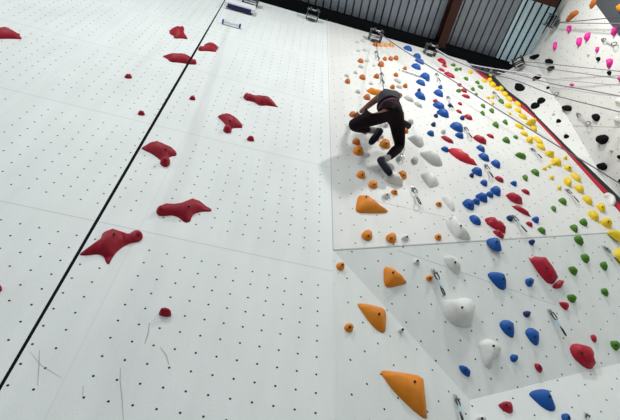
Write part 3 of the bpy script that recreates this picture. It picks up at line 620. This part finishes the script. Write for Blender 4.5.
o = link('wall_scuff', bm, SCUFF); o['kind'] = 'structure'
bm = bmesh.new()
for px_, py_, w_ in ((399.5,70.3,.02),(403,71.4,.035),(406,72.4,.05),(408.3,73.2,.04),(411.5,74.2,.055),(415,75.4,.05),(417.5,76.4,.06),(419.5,77,.04)):
    c_ = WS.px2uv(px_, py_); k_ = w_ / 2
    for a_, b_, e_, f_ in ((-k_, -.045, -k_ * .4, .045), (k_ * .2, -.03, k_, .05), (-k_ * .6, .0, k_ * .6, .02)):
        vs_ = [bm.verts.new(WS.pt(c_[0] + X_, c_[1] + Y_, .002)) for X_, Y_ in ((a_, b_), (e_, b_), (e_, f_), (a_, f_))]; bm.faces.new(vs_)
tag(link('wall_lettering', bm, mat('faded_black_print', (0.16, 0.165, 0.16), 0.8)), 'small faded dark lettering along a seam, left of a blue hold', 'lettering')

# ---------------------------------------------------------------- top anchors at the wall head
def anchor(p, lab, s=1.0, rz=0.0, m=STEEL, flip=1, par=0):
    root = empty('top_anchor', Matrix.Translation(p) @ Matrix.Rotation(rz, 4, 'Z')); tag(root, lab, 'top anchor', 'steel rope anchors at the wall head')
    for k, (y, z) in enumerate(((-0.03, 0.10), (-0.03, -0.02), (-0.16, 0.05))):
        bm = bmesh.new(); box(bm, (0, y * s, z * s), (0.30 * s, 0.03 * s, 0.04 * s)); bmesh.ops.bevel(bm, geom=bm.edges[:], offset=0.004, segments=1, affect='EDGES'); link('crossbar', bm, m, root)
    for x in (-0.13, 0.13):
        bm = bmesh.new(); box(bm, (x * s, -0.07 * s, 0.03 * s), (0.018 * s, 0.24 * s, 0.20 * s)); link('side_plate', bm, DSTEEL, root)
    for x in (-0.075, 0.085):
        bm = bmesh.new(); tube(bm, [((x - 0.025) * s, -0.19 * s, -0.05 * s), ((x + 0.025) * s, -0.19 * s, -0.05 * s)], 0.035 * s, 12); link('roller', bm, DSTEEL, root, True)
    bm = bmesh.new(); box(bm, (0, 0.02, -0.08 * s), (0.16 * s, 0.02, 0.10 * s)); link('base_plate', bm, DSTEEL, root)
    return root
def wp(px, py, h): return Vector(WS.at(px, py, h))
anchor(wp(312, 17.5, 0.05), 'steel rope anchor above the speed wall, left of the panel edge', 0.8)
anchor(wp(250, 2.5, 0.05), 'rope anchor above the white timing box at the top edge')
anchor(wp(375, 38.5, 0.05), 'steel rope anchor at the wall head above the climber' , 0.85)
anchor(wp(430, 52.5, 0.05), 'steel rope anchor at the wall head above the blue holds', 0.8)
anchor(Vector(WE.at(519, 64, 0.12)), 'brown steel rope anchor where wall, side wall and roof meet', 0.7, -0.75, RUST)
anchor(Vector(WF.at(554, 22, 0.08)), 'grey rope anchor at the side wall head below the rusty beam', 0.75, -1.5, DSTEEL)

# ---------------------------------------------------------------- timing box and pad above the speed lane
BOXW = mat('white_plastic', (0.80, 0.81, 0.83), 0.4); NAVY = mat('navy_plastic', (0.01, 0.012, 0.09), 0.35)
def oriented(face, px, py, h, rz=0):
    p = face.at(px, py, h); return frame(p, face.x, face.y, face.n)
root = empty('timing_box', oriented(WS, 239.0, 11.0, 0.02)); tag(root, 'white box with navy underside mounted at the top of the wall by the strap', 'timing box')
bm = bmesh.new(); box(bm, (0.01, 0.13, 0.045), (0.50, 0.24, 0.09)); bmesh.ops.bevel(bm, geom=bm.edges[:], offset=0.012, segments=2, affect='EDGES'); link('housing', bm, BOXW, root)
bm = bmesh.new(); box(bm, (0.01, 0.0, 0.04), (0.47, 0.03, 0.06)); link('underside_panel', bm, NAVY, root)
for x in (-0.23, 0.23):
    bm = bmesh.new(); box(bm, (x, 0.0, 0.06), (0.05, 0.04, 0.06)); link('bracket', bm, BOXW, root)
root = empty('finish_bar', oriented(WS, 231.5, 23.2, 0.05)); tag(root, 'short white bar with blue ends on the wall below the white box', 'finish bar')
bm = bmesh.new(); tube(bm, [(-0.12, 0, 0), (0.12, 0, 0)], 0.026, 10); link('bar', bm, BOXW, root, True)
BL = mat('blue_plastic', (0.02, 0.06, 0.35), 0.4)
for x in (-0.135, 0.135):
    bm = bmesh.new(); box(bm, (x, 0.01, -0.01), (0.028, 0.055, 0.06)); bmesh.ops.bevel(bm, geom=bm.edges[:], offset=0.006, segments=1, affect='EDGES'); link('end_cap', bm, BL, root)

# ---------------------------------------------------------------- strap of the speed lane and the ropes
STRAP = mat('black_webbing', (0.008, 0.008, 0.009), 0.9, spec=0.05)
def ribbon(name, pts, widths, m, lab, cat, th=0.003):
    bm = bmesh.new(); rings = []
    for i, p in enumerate(pts):
        a = Vector(pts[max(i - 1, 0)]); b = Vector(pts[min(i + 1, len(pts) - 1)]); t = (b - a).normalized()
        view = (Vector(p) - Vector(CAM)).normalized(); s = Vector((1, 0, 0)); s = (s - t * s.dot(t)).normalized(); n_ = t.cross(s)
        wd = widths[i] / 2
        rings.append([bm.verts.new(Vector(p) + s * sx * wd + n_ * sy * th) for sx, sy in ((-1, -1), (1, -1), (1, 1), (-1, 1))])
    for A, B in zip(rings, rings[1:]):
        for k in range(4): bm.faces.new((A[k], A[(k + 1) % 4], B[(k + 1) % 4], B[k]))
    bm.faces.new(rings[0][::-1]); bm.faces.new(rings[-1])
    return tag(link(name, bm, m), lab, cat)
a = wp(225, 0, 0.34); b = wp(-6, 398, 0.75); a = a + (a - b) * 0.04; b = b + (b - a) * 0.06
pts = [a.lerp(b, i / 40) for i in range(41)]
wd = [0.018 + 0.017 * math.sin(math.pi * min(1, (i / 40) ** 0.8 * 1.15)) if i / 40 < .87 else 0.013 for i in range(41)]
for i in range(41):
    t = i / 40; wd[i] = 0.012 + 0.009 * math.exp(-((t - 0.50) / 0.28) ** 2) - 0.004 * max(0, (t - .8) / .2)
ribbon('auto_belay_strap', pts, wd, STRAP, 'long black strap running down the left wall from top to lower left', 'strap')
ROPEC = mat('mauve_rope', (0.20, 0.17, 0.23), 0.8, var=0.3, bscale=300); ROPEW = mat('pale_rope', (0.62, 0.56, 0.62), 0.8, var=0.2, bscale=300); ROPEK = mat('dark_rope', (0.06, 0.05, 0.07), 0.8)
def rope(px, h0, h1, r, m, lab, face=WS):
    n = len(px); raw = []
    dep = lambda p: float(RW[:, 2] @ (np.array(p) - CAM))
    a = (WF if px[0][0] > 550 else face).at(*px[0], h0); b = face.at(*px[-1], h1)
    if px[-1][0] > 600: b = CAM + ((WG if px[0][0] > 550 else WF).at(*px[-1]) - CAM) * 0.998
    ia, ib = 1 / dep(a), 1 / dep(b); P0 = np.array(px[0]); PN = np.array(px[-1]); dd = (PN - P0) / ((PN - P0) @ (PN - P0))
    for p in px:                                # a taut line between two points in the hall
        t = float((np.array(p) - P0) @ dd); raw.append(Vector(CAM + ray(*p) / (ia + (ib - ia) * t)))
    out = []
    for i in range(n - 1):
        for k in range(6):
            t = k / 6; p0, p1, p2, p3 = raw[max(i - 1, 0)], raw[i], raw[i + 1], raw[min(i + 2, n - 1)]
            out.append(0.5 * ((2 * p1) + (p2 - p0) * t + (2 * p0 - 5 * p1 + 4 * p2 - p3) * t * t + (3 * p1 - p0 - 3 * p2 + p3) * t ** 3))
    out.append(raw[-1]); bm = bmesh.new(); tube(bm, out, r, 7); tag(link('climbing_rope', bm, m, None, True), lab, 'rope', 'climbing ropes on the right wall')
rope([(378,32),(388,39.5),(402,49),(420,60.5),(452,80),(483,100),(520,123),(562,148.5),(590,165),(640,196)],.22,1.0,.0085,ROPEC,'mauve rope slanting from the anchor above the climber across the main wall')
rope([(436,49),(450,57),(465,63),(490,68),(520,72.5),(550,78),(585,82),(640,87)],.22,1.0,.0075,ROPEW,'pale rope from the second anchor, upper of its pair, running under the roof')
rope([(437,51),(452,59.5),(480,70.5),(497,75.5),(515,80),(550,93.7),(572,100),(596,106),(640,117)],.22,1.0,.0075,ROPEC,'rope from the second anchor, lower of its pair, ending lowest on the side wall')
rope([(495,69),(515,73.5),(550,83.2),(585,89.6),(640,99.6)],.5,1.0,.0072,ROPEC,'mauve rope crossing the side wall just above a small pink hold\'s right')
rope([(497,72),(520,78),(550,86.2),(575,90.2),(600,94.2),(640,98.6)],.5,1.0,.006,ROPEW,'pale rope merging with a mauve one toward the right edge')
rope([(522,64),(550,69),(557,69.8),(618,78.4),(640,81)],.3,.9,.006,ROPEC,'thin rope from the brown anchor, lower of two')
rope([(522,61.5),(550,63.8),(562,65.2),(620,71.4),(640,73.4)],.3,.9,.006,ROPEC,'thin rope from the brown anchor, upper of two')
rope([(557,22.3),(580,20.8),(604,18.6),(640,15.8)],.1,2.6,.0065,ROPEK,'thin dark rope from the grey anchor, rising slightly to the top right')
rope([(557,22.8),(585,23.2),(640,23.8)],.1,2.6,.0065,ROPEC,'thin level rope from the grey anchor to the right edge')
rope([(376,41),(377.5,52),(380,66),(382.6,80),(383.6,92.5)],.16,.45,.005,ROPEK,'dark rope dropping from the anchor down to the climber')

# ---------------------------------------------------------------- the climber
SKIN = mat('tanned_skin', (0.16, 0.07, 0.045), 0.55); HAIR = mat('dark_hair', (0.02, 0.014, 0.012), 0.7)
TANK = mat('charcoal_knit', (0.025, 0.028, 0.032), 0.85, bump=0.4, bscale=60, var=0.3); LEG = mat('maroon_black_tights', (0.010, 0.004, 0.007), 0.8, spec=0.12, var=0.6, bscale=30)
BAND = mat('plum_waistband', (0.13, 0.03, 0.07), 0.8); SOCK = mat('grey_sock', (0.45, 0.45, 0.46), 0.9); SHOE = mat('navy_black_shoe', (0.008, 0.011, 0.02), 0.6, spec=0.15)
def H(px, py, h): return Vector(WS.at(px, py, h))
def skin(name, pts, edges, radii, m, parent, lvl=2, root=0):
    me = bpy.data.meshes.new(name); me.from_pydata([tuple(p) for p in pts], edges, []); me.update(); me.materials.append(m)
    o = bpy.data.objects.new(name, me); C.objects.link(o)
    s = o.modifiers.new('skin', 'SKIN'); s.use_smooth_shade = True
    for i, r in enumerate(radii):
        v = me.skin_vertices[0].data[i]; v.radius = r if isinstance(r, tuple) else (r, r); v.use_root = (i == root)
    ss = o.modifiers.new('sub', 'SUBSURF'); ss.levels = lvl; ss.render_levels = lvl
    dg = bpy.context.evaluated_depsgraph_get(); ev = o.evaluated_get(dg); nm = bpy.data.meshes.new_from_object(ev); nm.name = name
    o.modifiers.clear(); o.data = nm
    for p in nm.polygons: p.use_smooth = True
    o.parent = parent
    return o
def chain(n, off=0): return [(off + i, off + i + 1) for i in range(n - 1)]
hipC = H(391.5, 112, .50); hipL = H(387.5, 114, .50); hipR = H(396, 113.5, .50)
kneeL = H(351, 125.5, .31); ankL = H(371, 130.5, .19); heelL = H(381.5, 129.5, .22); toeL = H(369.5, 144.5, .09)
kneeR = H(400, 146.5, .16); ankR = H(386.5, 159, .14); heelR = H(379, 158.5, .14); toeR = H(391.5, 175.5, .09)
waist = H(388.5, 106, .51); chest = H(388, 98.5, .50); neck = H(388.5, 94, .49); head = neck + Vector((0, .12, .06))
shL = H(378.5, 97.5, .46); shR = H(396, 97, .46)
elL = H(368.5, 105.5, .34); haL = H(360.2, 112.3, .16); elR = H(400, 95.5, .38); haR = H(396.5, 94, .26)
body_root = empty('climber', Matrix.Translation(hipC)); tag(body_root, 'climber in dark tank top and maroon black tights bridging on orange holds, seen from below', 'person')
inv = Matrix.Translation(hipC).inverted()
def L_(p): return inv @ p
import os
if os.environ.get('DBG'):
    for nme, a_, b_ in (('thighL', hipL, kneeL), ('shinL', kneeL, ankL), ('footL', heelL, toeL), ('thighR', hipR, kneeR), ('shinR', kneeR, ankR), ('footR', heelR, toeR), ('torso', hipC, neck), ('upL', shL, elL), ('foreL', elL, haL), ('shoulders', shL, shR), ('upR', shR, elR), ('foreR', elR, haR)):
        print('LEN', nme, round((a_ - b_).length, 3))
# the skin of the body: one continuous figure
bp_ = [hipC, waist, chest, neck, head, hipL, kneeL, ankL, hipR, kneeR, ankR, shL, elL, haL, shR, elR, haR, heelL, toeL, heelR, toeR]
be_ = [(0, 1), (1, 2), (2, 3), (3, 4), (0, 5), (5, 6), (6, 7), (0, 8), (8, 9), (9, 10), (2, 11), (11, 12), (12, 13), (2, 14), (14, 15), (15, 16), (7, 17), (17, 18), (10, 19), (19, 20)]
br_ = [.075, .075, .085, .048, .05, .06, .05, .034, .06, .05, .034, .045, .036, .026, .045, .036, .026, .03, .025, .03, .025]
skin('body', [L_(p) for p in bp_], be_, br_, SKIN, body_root)
# clothes
tp = [hipC, hipL, hipL.lerp(kneeL, .5) + Vector((0, -.01, 0)), kneeL, kneeL.lerp(ankL, .45), ankL.lerp(kneeL, .12), hipR, hipR.lerp(kneeR, .5), kneeR, kneeR.lerp(ankR, .45), ankR.lerp(kneeR, .1), waist.lerp(hipC, .3)]
skin('tights', [L_(p) for p in tp], [(0, 1), (1, 2), (2, 3), (3, 4), (4, 5), (0, 6), (6, 7), (7, 8), (8, 9), (9, 10), (0, 11)],
     [.130, .118, .090, .066, .062, .042, .118, .088, .062, .060, .042, .12], LEG, body_root)
wv = (waist - hipC).normalized()
skin('waistband', [L_(waist.lerp(hipC, .7)), L_(waist.lerp(hipC, .42)), L_(waist.lerp(hipC, .1))], [(0, 1), (1, 2)], [.140, .142, .134], BAND, body_root)
skin('tank_top', [L_(p) for p in (waist.lerp(hipC, .45), waist.lerp(chest, .4), chest, chest.lerp(shL, .7), chest.lerp(shR, .7), chest.lerp(neck, .7))], [(0, 1), (1, 2), (2, 3), (2, 4), (2, 5)], [.118, .128, .142, .080, .080, .075], TANK, body_root)
for kn, an, he, to in ((kneeL, ankL, heelL, toeL), (kneeR, ankR, heelR, toeR)):
    skin('sock', [L_(an.lerp(kn, .16)), L_(an), L_(an.lerp(he, .6))], [(0, 1), (1, 2)], [.043, .042, .040], SOCK, body_root)
    mid = he.lerp(to, .5)
    skin('shoe', [L_(he + (he - to) * 0.05), L_(he.lerp(to, .25)), L_(mid), L_(he.lerp(to, .78)), L_(to)], chain(5), [.040, .043, .044, .046, .026], SHOE, body_root)
# head with hair bun, ear, face turned to the wall
hd = head
def ellip(name, c, s, m, parent, seg=20):
    bm = bmesh.new(); bmesh.ops.create_uvsphere(bm, u_segments=seg, v_segments=14, radius=1); bmesh.ops.transform(bm, matrix=Matrix.Translation(c) @ Matrix.Diagonal((*s, 1)), verts=bm.verts)
    return link(name, bm, m, parent, True)
bm = bmesh.new()
for c_, s_ in (((0, 0, 0), (.076, .095, .11)), ((0, .095, -.01), (.014, .02, .022)), ((-.078, 0, -.005), (.012, .022, .032)), ((.078, 0, -.005), (.012, .022, .032)), ((0, .04, -.06), (.05, .055, .05)), ((0, .09, -.05), (.024, .008, .008)), ((-.03, .088, .01), (.014, .008, .008)), ((.03, .088, .01), (.014, .008, .008))):
    t_ = bmesh.ops.create_uvsphere(bm, u_segments=16, v_segments=10, radius=1, matrix=Matrix.Translation(L_(hd) + Vector(c_)) @ Matrix.Diagonal((*s_, 1)))
link('head', bm, SKIN, body_root, True)
ellip('hair', L_(hd) + Vector((0, -.018, .02)), (.084, .095, .108), HAIR, body_root)
# hands: palm and five fingers curling on the hold
def hand(wr, dirv, side):
    pts = []; ed = []; rr = []
    d = dirv.normalized(); up = Vector((0, 1, 0)); s = d.cross(up).normalized() * side; into = s.cross(d).normalized()
    if into.y < 0: into = -into
    pts.append(wr); rr.append(.026); pts.append(wr + d * .05); rr.append((.034, .02)); ed.append((0, 1))
    for k, (off, ln) in enumerate(((-.03, .07), (-.01, .082), (.011, .078), (.03, .062))):
        i0 = len(pts); pts.append(wr + d * .085 + s * off); rr.append(.010); ed.append((1, i0))
        pts.append(wr + d * (.085 + ln * .5) + s * off * 1.1 + into * .018); rr.append(.009); ed.append((i0, i0 + 1))
        pts.append(wr + d * (.085 + ln * .75) + s * off * 1.1 + into * .05); rr.append(.008); ed.append((i0 + 1, i0 + 2))
    i0 = len(pts); pts.append(wr + d * .035 - s * .04 + into * .01); rr.append(.012); ed.append((0, i0)); pts.append(wr + d * .075 - s * .058 + into * .03); rr.append(.010); ed.append((i0, i0 + 1))
    skin('hand', [L_(p) for p in pts], ed, rr, SKIN, body_root, 1)
hand(haL, Vector((-0.25, 0.55, -0.55)), 1); hand(haR, Vector((-0.2, 0.6, 0.6)), -1)
# harness, gear stick, rope tie-in
HAR = mat('black_harness', (0.015, 0.015, 0.017), 0.7)
skin('harness', [L_(waist.lerp(hipC, .12)), L_(waist.lerp(hipC, -.1)), L_(waist.lerp(hipC, -.2))], [(0, 1), (1, 2)], [.143, .146, .140], HAR, body_root)
a_ = H(396, 119, .46); b_ = H(409.3, 126.3, .40)
bm = bmesh.new(); tube(bm, [L_(a_), L_(a_.lerp(b_, .5)), L_(b_)], [.036, .038, .036], 12); link('chalk_bag', bm, HAR, body_root, True)
